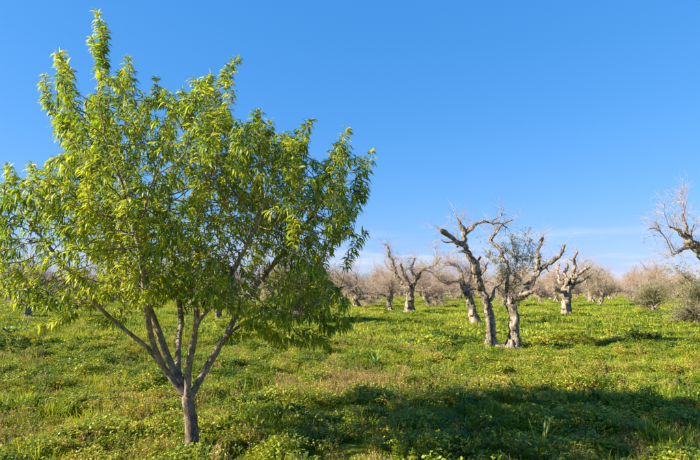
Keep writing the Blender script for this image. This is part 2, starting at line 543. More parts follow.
    for it in range(130):
        if it == 0:
            D = np.linalg.norm(A[:, None, :] - PA[None, nt0:n], axis=2)
            bi = np.argmin(D, 1) + nt0; best = D.min(1)
        else:
            if n > first:
                D = np.linalg.norm(A[:, None, :] - PA[None, first:n], axis=2)
                j = np.argmin(D, 1); dm = D[np.arange(len(A)), j]
                up = dm < best
                best[up] = dm[up]; bi[up] = j[up] + first
        alive &= best > KILL
        use = alive & (best < (INFL if it > 3 else 1.4))
        if not use.any(): break
        acc_d = {}
        dirs = unit(A[use] - PA[bi[use]])
        ids = bi[use]
        first = n
        uq, inv = np.unique(ids, return_inverse=True)
        sm = np.zeros((len(uq), 3)); np.add.at(sm, inv, dirs)
        sm = unit(sm)
        pd = np.array([PA[k] - PA[par[k]] for k in uq]); pd = unit(pd)
        sm = unit(sm + 0.35 * pd + rng.normal(0, 0.16, sm.shape) + np.array([0, 0, 0.10]))
        for k, v in zip(uq, sm):
            if n >= cap: break
            PA[n] = PA[k] + v * STEP; par.append(int(k)); lid.append(lid[k]); n += 1
        if n >= cap: break
    pos = list(PA[:n]); par = list(par); lid = list(lid)
    SH = [(98, 14, 0), (92, 40, .05), (104, 30, -.05), (60, 52, .1), (68, 66, -.1), (46, 78, 0), (48, 104, .1), (128, 58, -.1), (122, 72, .1), (157, 80, .2), (193, 80, 0), (182, 92, -.3), (210, 76, .2), (236, 60, 0), (228, 74, -.2),
          (258, 112, .1), (270, 122, -.2), (297, 132, .2), (311, 121, 0), (304, 140, -.2), (347, 130, 0), (336, 146, .1), (372, 151, 0), (362, 160, .15), (366, 190, -.1), (364, 232, .1), (8, 165, 0), (16, 178, .1), (32, 165, 0), (26, 185, -.2),
          (357, 316, 0), (346, 322, .1), (330, 348, 0), (320, 340, -.15), (296, 340, .1), (282, 345, -.1), (44, 324, -.1), (60, 314, .1), (92, 318, -.1), (15, 304, .1), (250, 334, .1), (268, 330, -.2)]
    tips = [P(a_, b_, YC + c_) for a_, b_, c_ in SH]
    ctr_ = np.array([P(165, 230, YC)[0], YC, P(165, 240, YC)[2]])
    for k in range(300):                                # the same kind of shoot all round the crown
        j = int(rng.integers(0, len(A)))
        if dist(flat(A[j:j + 1]))[0] > 0.16: tips.append(A[j] + unit(A[j] - ctr_) * 0.05)
    n_sca = len(pos); n_spire = 0
    for kt_, tp in enumerate(tips):
        if kt_ == len(SH): n_spire = len(pos)
        cur = np.array(pos)
        dd = np.linalg.norm(cur - tp, axis=1)
        low = tp[2] < 1.7
        away = tp - np.array([0, 0, 0.42 if not low else 0.12]) - unit((tp - ctr_) * np.array([1, 1, 0.2])) * (0.12 if not low else 0.35)
        cand = np.linalg.norm(cur - away, axis=1); cand[:nt0] = 9
        s0 = int(np.argmin(cand))
        m_ = max(2, int(np.linalg.norm(tp - cur[s0]) / STEP))
        p_ = s0
        bow = rng.normal(0, 0.04, 3)
        for i_ in range(1, m_ + 1):
            t_ = i_ / m_
            pos.append(cur[s0] * (1 - t_) + tp * t_ + bow * math.sin(PI * t_) + rng.normal(0, 0.006, 3)); par.append(p_); lid.append(lid[s0]); p_ = len(pos) - 1
    pos = np.array(pos); par = np.array(par); lid = np.array(lid); n = len(pos)
    # pipe-model radii
    kids = [[] for _ in range(n)]
    for i in range(1, n): kids[par[i]].append(i)
    NEX = 2.45
    rp = np.zeros(n); dep = np.zeros(n)              # dep: distance to the farthest tip
    order = np.argsort(-np.arange(n))
    # children always have larger index than their parent
    for i in range(n - 1, -1, -1):
        if not kids[i]:
            rp[i] = 0.0026 ** NEX
        else:
            rp[i] = sum(rp[k] for k in kids[i]) + 0.0006 ** NEX
            dep[i] = max(dep[k] for k in kids[i]) + STEP
    R = rp ** (1 / NEX)
    R *= 0.064 / R[nt0 - 1] if R[nt0 - 1] > 0.064 else 1.0
    R = np.maximum(R, 0.0024)
    for i in range(nt0):
        t = i / (nt0 - 1)
        R[i] = 0.070 * (1 - 0.22 * t) + 0.035 * math.exp(-t * 9)
    k0 = nt0
    for L, r0 in zip(limbs, (0.038, 0.031, 0.027, 0.038, 0.034, 0.026, 0.024, 0.022)):
        m_ = len(L) - 1
        R[k0:k0 + m_] = np.maximum(R[k0:k0 + m_], r0 * (1 - 0.92 * np.linspace(0, 1, m_) ** 0.6))
        k0 += m_
    # chains
    accs = {}
    stack = [(0, None)]
    while stack:
        s, bid = stack.pop()
        if par[s] >= 0 and lid[par[s]] != lid[s]:
            bid = (int(lid[s]), None)                 # a limb starts here
        elif par[s] >= 0 and bid[1] is None and R[s] > 0.0065:
            bid = (bid[0], s)                         # a side branch of that limb
        elif par[s] < 0:
            bid = (-1, None)
        chain = [] if par[s] < 0 else [par[s]]
        rr = [] if par[s] < 0 else [min(R[par[s]] * 0.95, R[s] * 1.05)]
        c = s; L0 = lid[s]
        while True:
            chain.append(c); rr.append(R[c])
            ks = kids[c]
            if not ks: break
            same = [k for k in ks if lid[k] == L0]
            if same and L0 == -1:
                nxt = same[0]
            elif same:
                nxt = max(same, key=lambda k: R[k])
            else:
                nxt = None
            for k in ks:
                if k != nxt: stack.append((k, bid))
            if nxt is None: break
            c = nxt
        if len(chain) < 2: continue
        pc = pos[chain] - base
        rmax = max(rr)
        if lid[s] >= 0:
            rr = np.minimum.accumulate(np.array(rr))
        sides = 12 if rmax > 0.03 else (7 if rmax > 0.012 else 4)
        a = accs.setdefault(bid, Acc())
        tubes(a, pc, np.array(rr), sides, rough=0.035 if rmax > 0.012 else 0, flute=0.045 if rmax > 0.02 else 0, rng=rng)
    lo = {}
    for k, a in accs.items():
        if k[1] is None:
            lo[k[0]] = obj('trunk' if k[0] < 0 else 'limb', a.mesh('almond_wood'), M_ALMOND_BARK if k[0] < 0 else M_ALMOND_LIMB, root)
    for k, a in accs.items():
        if k[1] is not None:
            obj('branch', a.mesh('almond_wood'), M_ALMOND_LIMB, lo[k[0]])
    # leaves on the young shoots
    shoot = np.where((dep < 0.46) & (lid >= 0))[0]
    dirn = np.zeros((n, 3)); dirn[1:] = unit(pos[1:] - pos[par[1:]])
    b = []; d = []; a = []; L = []; dr = []
    ga = 2.399
    for i in shoot:
        t = dirn[i]
        tip = not kids[i]
        m_ = (11 if tip else (6 if dep[i] < 0.2 else 4)) if i < n_sca else ((18 if tip else (14 if dep[i] < 0.3 else 7)) if i >= n_spire else (24 if tip else (19 if dep[i] < 0.36 else 9)))
        u = np.cross(t, [0.31, 0.77, 0.55]); u /= np.linalg.norm(u) + 1e-9
        w = np.cross(t, u)
        for j in range(m_):
            if rng.random() < 0.10: continue
            an = ga * (i * 3 + j) + rng.normal(0, 0.35)
            rad = math.cos(an) * u + math.sin(an) * w
            v = rad * rng.uniform(0.75, 1.1) + t * (rng.uniform(0.7, 1.5) if tip else rng.uniform(0.15, 0.75))
            v = v + np.array([0, 0, -0.12])
            b.append(pos[i] + t * STEP * (rng.uniform(-0.9, 0.25)) )
            d.append(v)
            young = max(0, 1 - dep[i] / 0.36)
            a.append(np.clip((0.22 if i < n_sca else 0.39) + 0.36 * young * rng.uniform(0.2, 1.25) + rng.normal(0.08, 0.14) + (0.32 if rng.random() < 0.02 else 0), 0, 1))
            L.append((rng.uniform(0.052, 0.116) if i < n_sca or i >= n_spire else rng.uniform(0.080, 0.128)) * (0.72 if (tip and j > 4) else 1))
            dr.append(rng.uniform(1.2, 3.0))
    b = np.array(b); d = unit(np.array(d)); a = np.array(a); L = np.array(L); dr = np.array(dr)
    # each shoot keeps its own tone
    a = np.clip(a + 0.16 * np.sin(5.0 * b[:, 0] + 2) * np.sin(4.1 * b[:, 2] + 3.7 * b[:, 1]), 0, 1)
    a = np.where(rng.random(len(a)) < 0.985, np.minimum(a, 0.83), a)      # only a few leaves have turned
    W = L * rng.uniform(0.17, 0.225, len(L))
    fold = rng.uniform(0.15, 0.55, len(L))
    # the leaves that show largest are single parts
    cd = np.linalg.norm(b - CAM, axis=1) / (L / 0.09)
    proj = (b[:, 0] / b[:, 1])
    big = np.argsort(cd + 9 * (np.abs(proj) > 0.67))[:300]
    rest = np.ones(len(b), bool); rest[big] = False
    fa = Acc()
    leaf_batch(fa, b[rest] - base, d[rest], L[rest], W[rest], dr[rest], fold[rest], a[rest], rng=rng)
    fo = obj('foliage', fa.mesh('almond_foliage'), M_ALMOND_LEAF, root)
    fo['kind'] = 'stuff'
    protos = []
    for v in range(6):
        la = Acc()
        leaf_batch(la, np.zeros((1, 3)), np.array([[1.0, 0, 0.25]]), np.array([0.1]), np.array([0.021]), np.array([0.9 + 0.22 * v]), np.array([0.35]), np.array([0.18 + 0.11 * v]), rng=rng)
        me = la.mesh('almond_leaf'); me.materials.append(M_ALMOND_LEAF)
        protos.append(me)
    for i in big:
        v = int(np.clip(round((a[i] - 0.18) / 0.11), 0, 5))
        o = bpy.data.objects.new('leaf', protos[v]); COL.objects.link(o); o.parent = root
        yaw = math.atan2(d[i, 1], d[i, 0]); el = math.asin(max(-1, min(1, d[i, 2])))
        s = L[i] / 0.1
        o.matrix_local = Matrix.Translation(Vector(b[i] - base)) @ Matrix.Rotation(yaw, 4, 'Z') @ Matrix.Rotation(-el + 0.24, 4, 'Y') @ Matrix.Rotation(float(rng.normal(0, .5)), 4, 'X') @ Matrix.Scale(s, 4)
    print('ALMOND nodes', n, 'leaves', len(b), 'R trunk', R[nt0 - 1], 'limb R', [round(float(R[i]), 4) for i in range(nt0, n) if par[i] < nt0])

almond_tree()

# ------------------------------------------------------------------ olive trees
def wander(rng, p, d, length, step, jit, up=0.0, out=None):
    pts = [np.array(p, float)]
    d = unit(np.array(d, float))
    for i in range(max(2, int(length / step))):
        d = unit(d + rng.normal(0, jit, 3) + np.array([0, 0, up]))
        pts.append(pts[-1] + d * step * rng.uniform(0.8, 1.2))
    return np.array(pts)

def twig_cloud(acc, rng, src_p, src_d, src_r, n1, n2, l1=(0.35, 0.85), l2=(0.15, 0.42), spread=0.9, up=0.25, r1=0.0065, leaves=None, n3=0):
    """two orders of fine twigs sprouting from sampled branch points"""
    def grow(p, d, ln, jit, upv, k=5):
        pts = [p]; c = p; dd = d
        for i in range(k - 1):
            c = c + dd * (ln / (k - 1))[:, None]
            pts.append(c)
            dd = unit(dd + rng.normal(0, jit, dd.shape) + np.array([0, 0, upv]))
        return np.stack(pts, 1)
    i = rng.integers(0, len(src_p), n1)
    d = unit(src_d[i] * 0.8 + rng.normal(0, spread, (n1, 3)) * 0.75 + np.array([0, 0, up]))
    T1 = grow(src_p[i], d, rng.uniform(*l1, n1), 0.22, 0.06)
    tubes(acc, T1, r1 * rng.uniform(0.7, 1.3, n1)[:, None] * np.linspace(1, 0.35, 5)[None], 3, cap=False)
    j = rng.integers(0, n1, n2); kk = rng.integers(1, 5, n2)
    p2 = T1[j, kk]; d2 = unit(T1[j, kk] - T1[j, kk - 1])
    d2 = unit(d2 + rng.normal(0, 0.75, (n2, 3)) + np.array([0, 0, 0.12]))
    T2 = grow(p2, d2, rng.uniform(*l2, n2), 0.28, 0.02, 4)
    tubes(acc, T2, r1 * 0.5 * rng.uniform(0.7, 1.2, n2)[:, None] * np.linspace(1, 0.35, 4)[None], 3, cap=False)
    return T1, T2

def olive_leaves(acc, rng, T, n, Lr=(0.035, 0.065)):
    j = rng.integers(0, len(T), n); kk = rng.integers(1, T.shape[1], n)
    t = rng.random(n)[:, None]
    p = T[j, kk] * t + T[j, kk - 1] * (1 - t)
    d = unit(unit(T[j, kk] - T[j, kk - 1]) * 0.8 + rng.normal(0, 0.7, (n, 3)))
    L = rng.uniform(*Lr, n)
    leaf_batch(acc, p, d, L, L * rng.uniform(0.2, 0.3, n), rng.uniform(0, 0.6, n), rng.uniform(0.05, 0.4, n), np.clip(rng.normal(0.45, 0.25, n), 0, 1), prof=(1.0,), rng=rng)

def knots(rng, n, amp):
    k = rng.normal(0, 1, n + 4)
    k = np.convolve(k, [0.25, 0.5, 0.25], 'same')[2:-2]
    return 1 + amp * np.clip(k, -1.2, 2.2)

def build_olive(parts, trunk_pls, limb_pls, rng, twigs, leaf_n=0, bark=None, subs=(2, 4), sub_len=(0.5, 1.1), l1=(0.35, 0.85), up=0.25, leaf_src=None, r1=0.0065, leaf_scale=1.0, split_subs=True):
    """fills parts with (name, mesh, material); polylines carry a radius in column 4, in local metres"""
    bark = bark or M_OLIVE_BARK
    def crook(c, amp):
        n_ = len(c)
        if n_ < 5: return c
        kx = np.linspace(0, n_ - 1, max(3, n_ // 4 + 1))
        for ax in range(3):
            kv = rng.normal(0, amp, len(kx)); kv[0] = 0
            c[:, ax] += np.interp(np.arange(n_), kx, kv)
        return c
    sp, sd, sr = [], [], []
    for pl_ in trunk_pls:
        c = crook(catmull(pl_, 0.06), 0.018)
        c[1:-1, :3] += rng.normal(0, 0.014, (len(c) - 2, 3))
        a = Acc()
        tubes(a, c[:, :3], c[:, 3] * knots(rng, len(c), 0.05), 24, rough=0.075, flute=0.15, rng=rng)
        if c[-1, 2] - c[0, 2] > 0.3:                  # root ridges running out into the grass
            rb = c[0, 3]
            for k in range(7):
                az = k * 0.9 + rng.normal(0, 0.2); o_ = np.array([math.cos(az), math.sin(az), 0])
                f0 = c[0, :3] * np.array([1, 1, 0])
                tubes(a, np.stack([f0 + o_ * rb * 0.45 + [0, 0, 0.34], f0 + o_ * rb * 0.72 + [0, 0, 0.16], f0 + o_ * rb * 1.1 + [0, 0, 0.045], f0 + o_ * rb * rng.uniform(1.5, 2.0) + [0, 0, -0.06]]),
                      rb * np.array([0.22, 0.30, 0.26, 0.14]), 8, rough=0.07, rng=rng)
        parts.append(('trunk', a.mesh('olive_trunk'), bark))
    for pl_ in limb_pls:
        c = crook(catmull(pl_, 0.06), 0.034)
        c[:, 3] *= 0.88
        if len(c) > 3: c[1:-1, :3] += rng.normal(0, 1, (len(c) - 2, 3)) * (0.25 * c[1:-1, 3:4])
        a = Acc()
        tubes(a, c[:, :3], c[:, 3] * knots(rng, len(c), 0.2), 11, rough=0.10, flute=0.12, rng=rng)
        # sawn-off stubs and burrs
        for k in range(int(rng.integers(1, 4))):
            i = int(rng.integers(1, len(c)))
            dd = unit(rng.normal(0, 1, 3) + np.array([0, 0, 0.4]))
            r0 = c[i, 3]
            tubes(a, np.stack([c[i, :3], c[i, :3] + dd * r0 * 1.2, c[i, :3] + dd * r0 * rng.uniform(1.6, 3.0)]), np.array([0.6, 0.45, 0.36]) * r0, 7, rough=0.1, rng=rng)
        # smaller branches of that limb
        subs_ = []
        nsub = int(rng.integers(*subs)) if subs[1] > subs[0] else subs[0]
        tl = c[:, :3]
        dl = unit(np.gradient(tl, axis=0))
        for k in range(nsub):
            i = int(rng.integers(len(tl) // 3, len(tl)))
            d0 = unit(dl[i] * 0.6 + rng.normal(0, 0.7, 3) + np.array([0, 0, 0.35]))
            b = wander(rng, tl[i], d0, rng.uniform(*sub_len), 0.10, 0.22, 0.05)
            r0 = min(c[i, 3] * 0.55, 0.035)
            if split_subs:
                ab = Acc(); tubes(ab, b, np.linspace(r0, 0.008, len(b)), 6, rough=0.06, rng=rng)
                subs_.append(ab.mesh('olive_branch'))
            else:
                tubes(a, b, np.linspace(r0, 0.008, len(b)), 6, rough=0.06, rng=rng)
            sp.append(b); sd.append(unit(np.gradient(b, axis=0)))
        h = len(tl) // 3
        sp.append(tl[h:]); sd.append(dl[h:])
        parts.append(('limb', a.mesh('olive_limb'), bark, subs_))
    sp = np.concatenate(sp); sd = np.concatenate(sd)
    a = Acc()
    T1, T2 = twig_cloud(a, rng, sp, sd, None, twigs[0], twigs[1], l1=l1, up=up, r1=r1)
    parts.append(('twigs', a.mesh('olive_twigs'), M_TWIG))
    if leaf_n:
        if leaf_src is not None:
            ctr, rad = leaf_src
            sel = np.linalg.norm((T2[:, 1] - ctr) / rad, axis=1) < 1
            TT = T2[sel] if sel.sum() > 10 else T2
        else:
            TT = T2
        a = Acc()
        olive_leaves(a, rng, TT, leaf_n, (0.035 * leaf_scale, 0.065 * leaf_scale))
        parts.append(('foliage', a.mesh('olive_foliage'), M_OLIVE_LEAF))
    return parts

def install(root, parts):
    for name, me, mat, *sub in parts:
        if not me.materials: me.materials.append(mat)
        o = bpy.data.objects.new(name, me); COL.objects.link(o); o.parent = root
        for sm in (sub[0] if sub else ()):
            if not sm.materials: sm.materials.append(mat)
            so = bpy.data.objects.new('branch', sm); COL.objects.link(so); so.parent = o
        if name in ('twigs', 'foliage'): o['kind'] = 'stuff'

def px_line(pts, Y, base, r0, r1, dy=0.0, ease=1.0):
    """photograph points at a depth, drifting dy metres away from start to end, with a taper"""
    n = len(pts); out = []
    for i, q in enumerate(pts):
        t = (i / (n - 1)) ** ease
        yy = Y + (q[2] if len(q) > 2 else 0) + dy * t
        p = P(q[0], q[1], yy) - base
        out.append([*p, r0 + (r1 - r0) * (i / (n - 1))])
    return np.array(out)

def ground_base(px, py):
    x, y = G(px, py)
    return np.array([x, y, float(height(x, y)) - 0.05])

# --- the big double-stemmed olive
rng = np.random.default_rng(21)
B = ground_base(502, 351); Yb = B[1]
root = empty('olive_tree', B, 'gnarled old olive with two leaning trunks from one root and sawn limb ends', 'tree')
tr = [np.vstack([px_line([(491, 352), (491, 338), (489.5, 320), (488, 303)], Yb, B, 0.13, 0.10), px_line([(484, 293), (480, 285), (476.5, 274)], Yb, B, 0.098, 0.09, -0.1)]),
      px_line([(513, 352), (514.5, 338), (514, 320), (512, 303), (511.5, 297)], Yb, B, 0.14, 0.12, 0.05),
      px_line([(490, 353), (497, 350.5), (505, 350.5), (513, 353)], Yb - 0.1, B, 0.10, 0.10)]
tr[0][0, 3] = 0.20; tr[1][0, 3] = 0.22
lm = [px_line([(477, 276), (470, 255), (462.6, 244), (456, 241), (448.5, 234.5), (440, 230)], Yb - .1, B, 0.10, 0.052, -0.5),
      px_line([(464, 246), (464, 232), (459, 221)], Yb - .35, B, 0.085, 0.05, 0.1),
      px_line([(464, 234), (473.5, 228), (484, 222.5), (494, 221), (501, 223), (508, 226)], Yb - .3, B, 0.055, 0.018, 0.3),
      px_line([(477, 280), (482, 272), (484, 266), (488, 262)], Yb - .1, B, 0.05, 0.02, -0.3),
      px_line([(511, 300), (507, 290), (508, 275), (505, 259), (497.5, 248), (491, 241), (496, 232), (502, 223), (510, 220)], Yb + .05, B, 0.085, 0.02, 0.45),
      px_line([(512, 300), (521, 294), (530, 282), (537, 271), (549, 265), (560, 258.5), (566, 243.6)], Yb + .05, B, 0.11, 0.042, -0.4),
      px_line([(536, 272), (538, 262), (538, 252), (542, 239.5)], Yb - .15, B, 0.075, 0.04, 0.2),
      px_line([(518, 297), (525, 294), (533, 293)], Yb, B, 0.10, 0.06, -0.25),
      px_line([(488, 304), (493, 292), (499, 284), (503, 278)], Yb, B, 0.05, 0.02, 0.3)]
ctr = P(517, 272, Yb + .3) - B
parts = build_olive([], tr, lm, rng, (170, 900), 0, subs=(1, 3), sub_len=(0.25, 0.5), l1=(0.2, 0.5), r1=0.005, up=0.1)
# the one leafy tuft left in the crown
a2 = Acc()
fp = P(510, 275, Yb + .3) - B
src = np.concatenate([px_line([(509, 296), (512, 270), (516, 254), (520, 246)], Yb + .2, B, 1, 1, .2)[:, :3], px_line([(508, 290), (504, 275), (500, 262)], Yb + .2, B, 1, 1, .1)[:, :3], px_line([(512, 296), (523, 276), (527, 262)], Yb + .1, B, 1, 1, .2)[:, :3]])
src = np.repeat(src, 3, 0) + rng.normal(0, 0.10, (len(src) * 3, 3))
T1, T2 = twig_cloud(a2, rng, src, np.tile([[0.0, 0.0, 1.0]], (len(src), 1)), None, 110, 520, l1=(0.25, 0.55), l2=(0.1, 0.3), spread=0.8)
parts.append(('twigs', a2.mesh('olive_twigs'), M_TWIG))
a3 = Acc(); olive_leaves(a3, rng, T2, 6000, (0.045, 0.08))
parts.append(('foliage', a3.mesh('olive_foliage'), M_OLIVE_LEAF))
install(root, parts)

# --- the pale pollarded olive
rng = np.random.default_rng(22)
B = ground_base(567, 318); Yb = B[1]
root = empty('olive_tree', B, 'pollarded olive with pale bleached straight trunk and short antler-like sawn limbs', 'tree')
tr = [px_line([(567, 319), (566.5, 310), (566.5, 298), (567, 286)], Yb, B, 0.25, 0.21)]
tr[0][0, 3] = 0.38
lm = [px_line([(566, 290), (561.5, 292), (554, 285)], Yb, B, 0.13, 0.07, -0.4),
      px_line([(565, 288), (560, 280), (557.5, 272), (558.6, 264)], Yb, B, 0.13, 0.05, 0.5),
      px_line([(567, 288), (569, 279), (575, 268), (574, 258), (577, 251)], Yb, B, 0.16, 0.05, -0.2),
      px_line([(568, 289), (575, 285), (583, 281), (590, 275)], Yb, B, 0.12, 0.055, 0.3),
      px_line([(569, 283), (578, 276), (586, 268), (590, 266)], Yb, B, 0.14, 0.05, -0.7),
      px_line([(568, 284), (565, 274), (568, 264)], Yb, B, 0.12, 0.06, 0.8)]
install(root, build_olive([], tr, lm, rng, (170, 900), 0, bark=M_OLIVE_PALE, subs=(1, 3), sub_len=(0.3, 0.8), l1=(0.25, 0.6)))

# --- the wide bare olive with a tall broken leader
rng = np.random.default_rng(23)
B = ground_base(409, 315); Yb = B[1]
root = empty('olive_tree', B, 'bare olive with dark hollow trunk, tall thin broken leader and one crooked side limb', 'tree')
tr = [px_line([(409, 316), (409.5, 306), (410, 298), (410, 291)], Yb, B, 0.26, 0.20)]
tr[0][0, 3] = 0.36
lm = [px_line([(410, 293), (415, 284), (418.5, 275), (424.5, 268.5), (435, 265), (440, 258)], Yb, B, 0.16, 0.05, -0.5),
      px_line([(410, 292), (402, 282), (394.6, 271), (391, 260), (388, 250), (386, 244)], Yb, B, 0.17, 0.04, 0.4),
      px_line([(410, 292), (408, 281), (402, 272), (400, 264)], Yb, B, 0.12, 0.05, -0.9),
      px_line([(411, 290), (414, 278), (412, 268), (416, 258)], Yb, B, 0.12, 0.04, 1.0),
      px_line([(424, 269), (431, 272), (438, 279)], Yb - .2, B, 0.07, 0.02, 0.3)]
install(root, build_olive([], tr, lm, rng, (520, 3000), 0, subs=(2, 5), l1=(0.35, 0.9), r1=0.007))

# --- the leaning olive behind the double-stemmed one
rng = np.random.default_rng(24)
B = ground_base(475, 327); Yb = B[1]
root = empty('olive_tree', B, 'bare olive with slanting trunk and drooping crooked limbs behind the double-stemmed olive', 'tree')
tr = [px_line([(476, 328), (474, 316), (471, 303), (466, 290)], Yb, B, 0.20, 0.15)]
tr[0][0, 3] = 0.28
lm = [px_line([(467, 292), (461, 283), (455, 281), (448, 284), (441, 281)], Yb, B, 0.11, 0.04, -0.4),
      px_line([(467, 292), (468, 281), (474, 272), (482, 269)], Yb, B, 0.11, 0.04, 0.4),
      px_line([(466, 292), (462, 276), (456, 266), (448, 262)], Yb, B, 0.11, 0.03, 0.5),
      px_line([(467, 293), (473, 288), (480, 286), (488, 280)], Yb, B, 0.09, 0.03, -0.6)]
install(root, build_olive([], tr, lm, rng, (420, 2400), 0, subs=(2, 4), sub_len=(0.4, 0.9), l1=(0.3, 0.75)))

# --- the tall olive cut by the right edge of the picture
rng = np.random.default_rng(25)
B = ground_base(738, 352); Yb = B[1]
root = empty('olive_tree', B, 'tall olive leaning over the grey-green bush, orange-brown broken limb and fine bare twigs', 'tree')
tr = [px_line([(738, 354), (733, 325), (722, 295), (712, 275)], Yb, B, 0.26, 0.17)]
tr[0][0, 3] = 0.36
lm = [px_line([(713, 277), (705, 263), (697, 252), (689, 244), (684, 236)], Yb, B, 0.16, 0.085, -0.2),
      px_line([(685, 239), (687, 229), (686, 221), (685.5, 211), (681, 199)], Yb - .2, B, 0.06, 0.012, 0.2),
      px_line([(685, 237), (681, 231), (676, 229.5), (669, 227)], Yb - .2, B, 0.055, 0.015, -0.4),
      px_line([(688, 246), (682, 250), (677, 250), (672, 254)], Yb - .15, B, 0.05, 0.022, -0.3),
      px_line([(672, 254), (668, 244), (664, 237), (656, 229), (647, 228)], Yb - .4, B, 0.018, 0.008, -0.2),
      px_line([(713, 277), (722, 255), (735, 235), (742, 215)], Yb, B, 0.14, 0.04, 0.4),
      px_line([(716, 282), (735, 270), (755, 255)], Yb, B, 0.12, 0.04, -0.3)]
install(root, build_olive([], tr, lm, rng, (230, 1500), 0, subs=(1, 3), sub_len=(0.3, 0.7), l1=(0.25, 0.6), r1=0.0045))

# --- prototypes of the other trees of the grove
def olive_proto(seed, leafy=0, squat=False):
    rng = np.random.default_rng(seed)
    th = rng.uniform(0.75, 1.25) if not squat else 0.5
    lean = rng.normal(0, 0.16, 2)
    pts = [[0, 0, -0.06, 0.30]]
    for i in range(1, 5):
        t = i / 4
        pts.append([lean[0] * t + rng.normal(0, 0.04), lean[1] * t + rng.normal(0, 0.04), th * t, 0.18 - 0.04 * t])
    tr = [np.array(pts)]
    top = np.array(pts[-1][:3])
    lm = []
    nl = int(rng.integers(4, 6)) if not squat else 9
    a0 = rng.uniform(0, 2 * PI)
    for k in range(nl):
        az = a0 + 2 * PI * k / nl + rng.normal(0, 0.25)
        el = rng.uniform(0.40, 1.15) if not squat else rng.uniform(0.1, 1.2)
        d = np.array([math.cos(az) * math.cos(el), math.sin(az) * math.cos(el), math.sin(el)])
        w = wander(rng, top - np.array([0, 0, 0.12]), d, rng.uniform(1.0, 2.4), 0.2, 0.32, 0.04)
        r = np.linspace(rng.uniform(0.09, 0.13), rng.uniform(0.03, 0.05), len(w))
        lm.append(np.column_stack([w, r]))
    if squat:
        return build_olive([], tr, lm, rng, (700, 3600), leaf_n=leafy, subs=(3, 5), l1=(0.3, 0.8), leaf_scale=1.8, r1=0.004, split_subs=False)
    if leafy:
        return build_olive([], tr, lm, rng, (420, 2600), leaf_n=leafy, subs=(3, 5), l1=(0.3, 0.8), leaf_scale=1.7, r1=0.006, split_subs=False)
    return build_olive([], tr, lm, rng, (520, 4200), subs=(4, 7), sub_len=(0.6, 1.6), l1=(0.25, 1.3), r1=0.0075, split_subs=False)

bare = [olive_proto(s) for s in (101, 102, 103, 104, 105)]
leafy = [olive_proto(s, 8500) for s in (201, 202)]
bushy = [olive_proto(301, 24000, True), olive_proto(302, 26000, True)]

def place(parts, x, y, rz, s, label, group=None):
    z = float(height(x, y)) - 0.03
    r = empty('olive_tree', (x, y, z), label, 'tree', group)
    r.rotation_euler = (0, 0, rz); r.scale = (s, s, s)
    install(r, parts)
    return r

rng = np.random.default_rng(31)
taken = []
def named(parts, px, py, s, rz, label):
    x, y = G(px, py)
    taken.append((x, y))
    return place(parts, x, y, rz, s, label)
for px, py in ((502, 349), (567, 318), (409, 315), (475, 327), (738, 352)):
    taken.append(G(px, py))
named(bare[0], 391, 312.5, 0.85, 1.0, 'slender bare olive standing close beside the hollow-trunked olive')
named(bare[1], 367, 304.5, 1.05, 2.2, 'bare olive with stout pale trunk, low wide pinkish twig crown, beyond the almond branches')
named(leafy[0], 600, 307, 0.95, 0.6, 'bushy half-dead olive with twisted trunk just beyond the bleached pollarded olive')
named(bushy[0], 657, 315, 0.86, 3.3, 'low grey-green olive bush on a short dark slanting stem')
named(bushy[1], 699, 327, 0.82, 1.9, 'wide grey-green olive bush with leaves down to the grass')
named(bare[2], 222, 322, 1.0, 0.4, 'olive trunk seen through the right side of the almond crown')
named(bare[3], 28, 320, 0.9, 2.9, 'dark-trunked olive beyond the almond, near the curved fallen stick')
named(bare[4], 37, 309, 0.9, 0.9, 'smaller olive just behind the dark-trunked olive')
named(bare[0], 112, 306, 0.95, 2.4, 'olive behind the long low left limb of the almond')
named(leafy[1], 362, 299.5, 1.25, 2.0, 'distant olive with green crown rising above the bare pinkish ones')
named(bushy[0], 290, 325, 1.25, 1.2, 'dense grey-green olive bush close behind the drooping lower right of the almond crown')
named(bare[1], 318, 306, 1.0, 4.2, 'bare olive farther behind the drooping lower right of the almond')
named(bare[3], 442, 303, 0.95, 4.0, 'bare olive with tangled crown between hollow-trunked and slanting olives')
named(bare[2], 541, 304, 0.9, 5.0, 'bare olive between the double-stemmed and the bleached olive, farther back')
# rows going back to the skyline
ang = 0.16
GL = 'bare greyish pink olive in the far rows of the grove'
GG = 'far rows of the olive grove'
cnt = 0
for r_ in range(-18, 19):
    for c_ in range(3, 20):
        gx_ = r_ * 7.4 + rng.normal(0, 0.9); gy_ = c_ * 7.4 + rng.normal(0, 0.9)
        x = gx_ * math.cos(ang) - gy_ * math.sin(ang); y = gx_ * math.sin(ang) + gy_ * math.cos(ang)
        if y < 43 or y > 132 or abs(x) > 0.74 * y + 4: continue
        if min(math.hypot(x - a, y - b) for a, b in taken) < 5.5: continue
        if rng.random() < 0.06: continue
        cnt += 1
        if rng.random() < 0.24:
            place(leafy[int(rng.integers(0, 2))], x, y, rng.uniform(0, 6.28), rng.uniform(1.05, 1.35), 'half-bare olive with grey-green leaves in the far rows of the grove', 'leafy olives of the far rows')
        else:
            place(bare[int(rng.integers(0, 5))], x, y, rng.uniform(0, 6.28), rng.uniform(1.05, 1.45), GL, GG)
print('FAR', cnt)

# ------------------------------------------------------------------ meadow plants
def proto_obj(name, acc, mat):
    me = acc.mesh(name); me.materials.append(mat)
    return bpy.data.objects.new(name, me)          # not linked: only the scatter below uses it

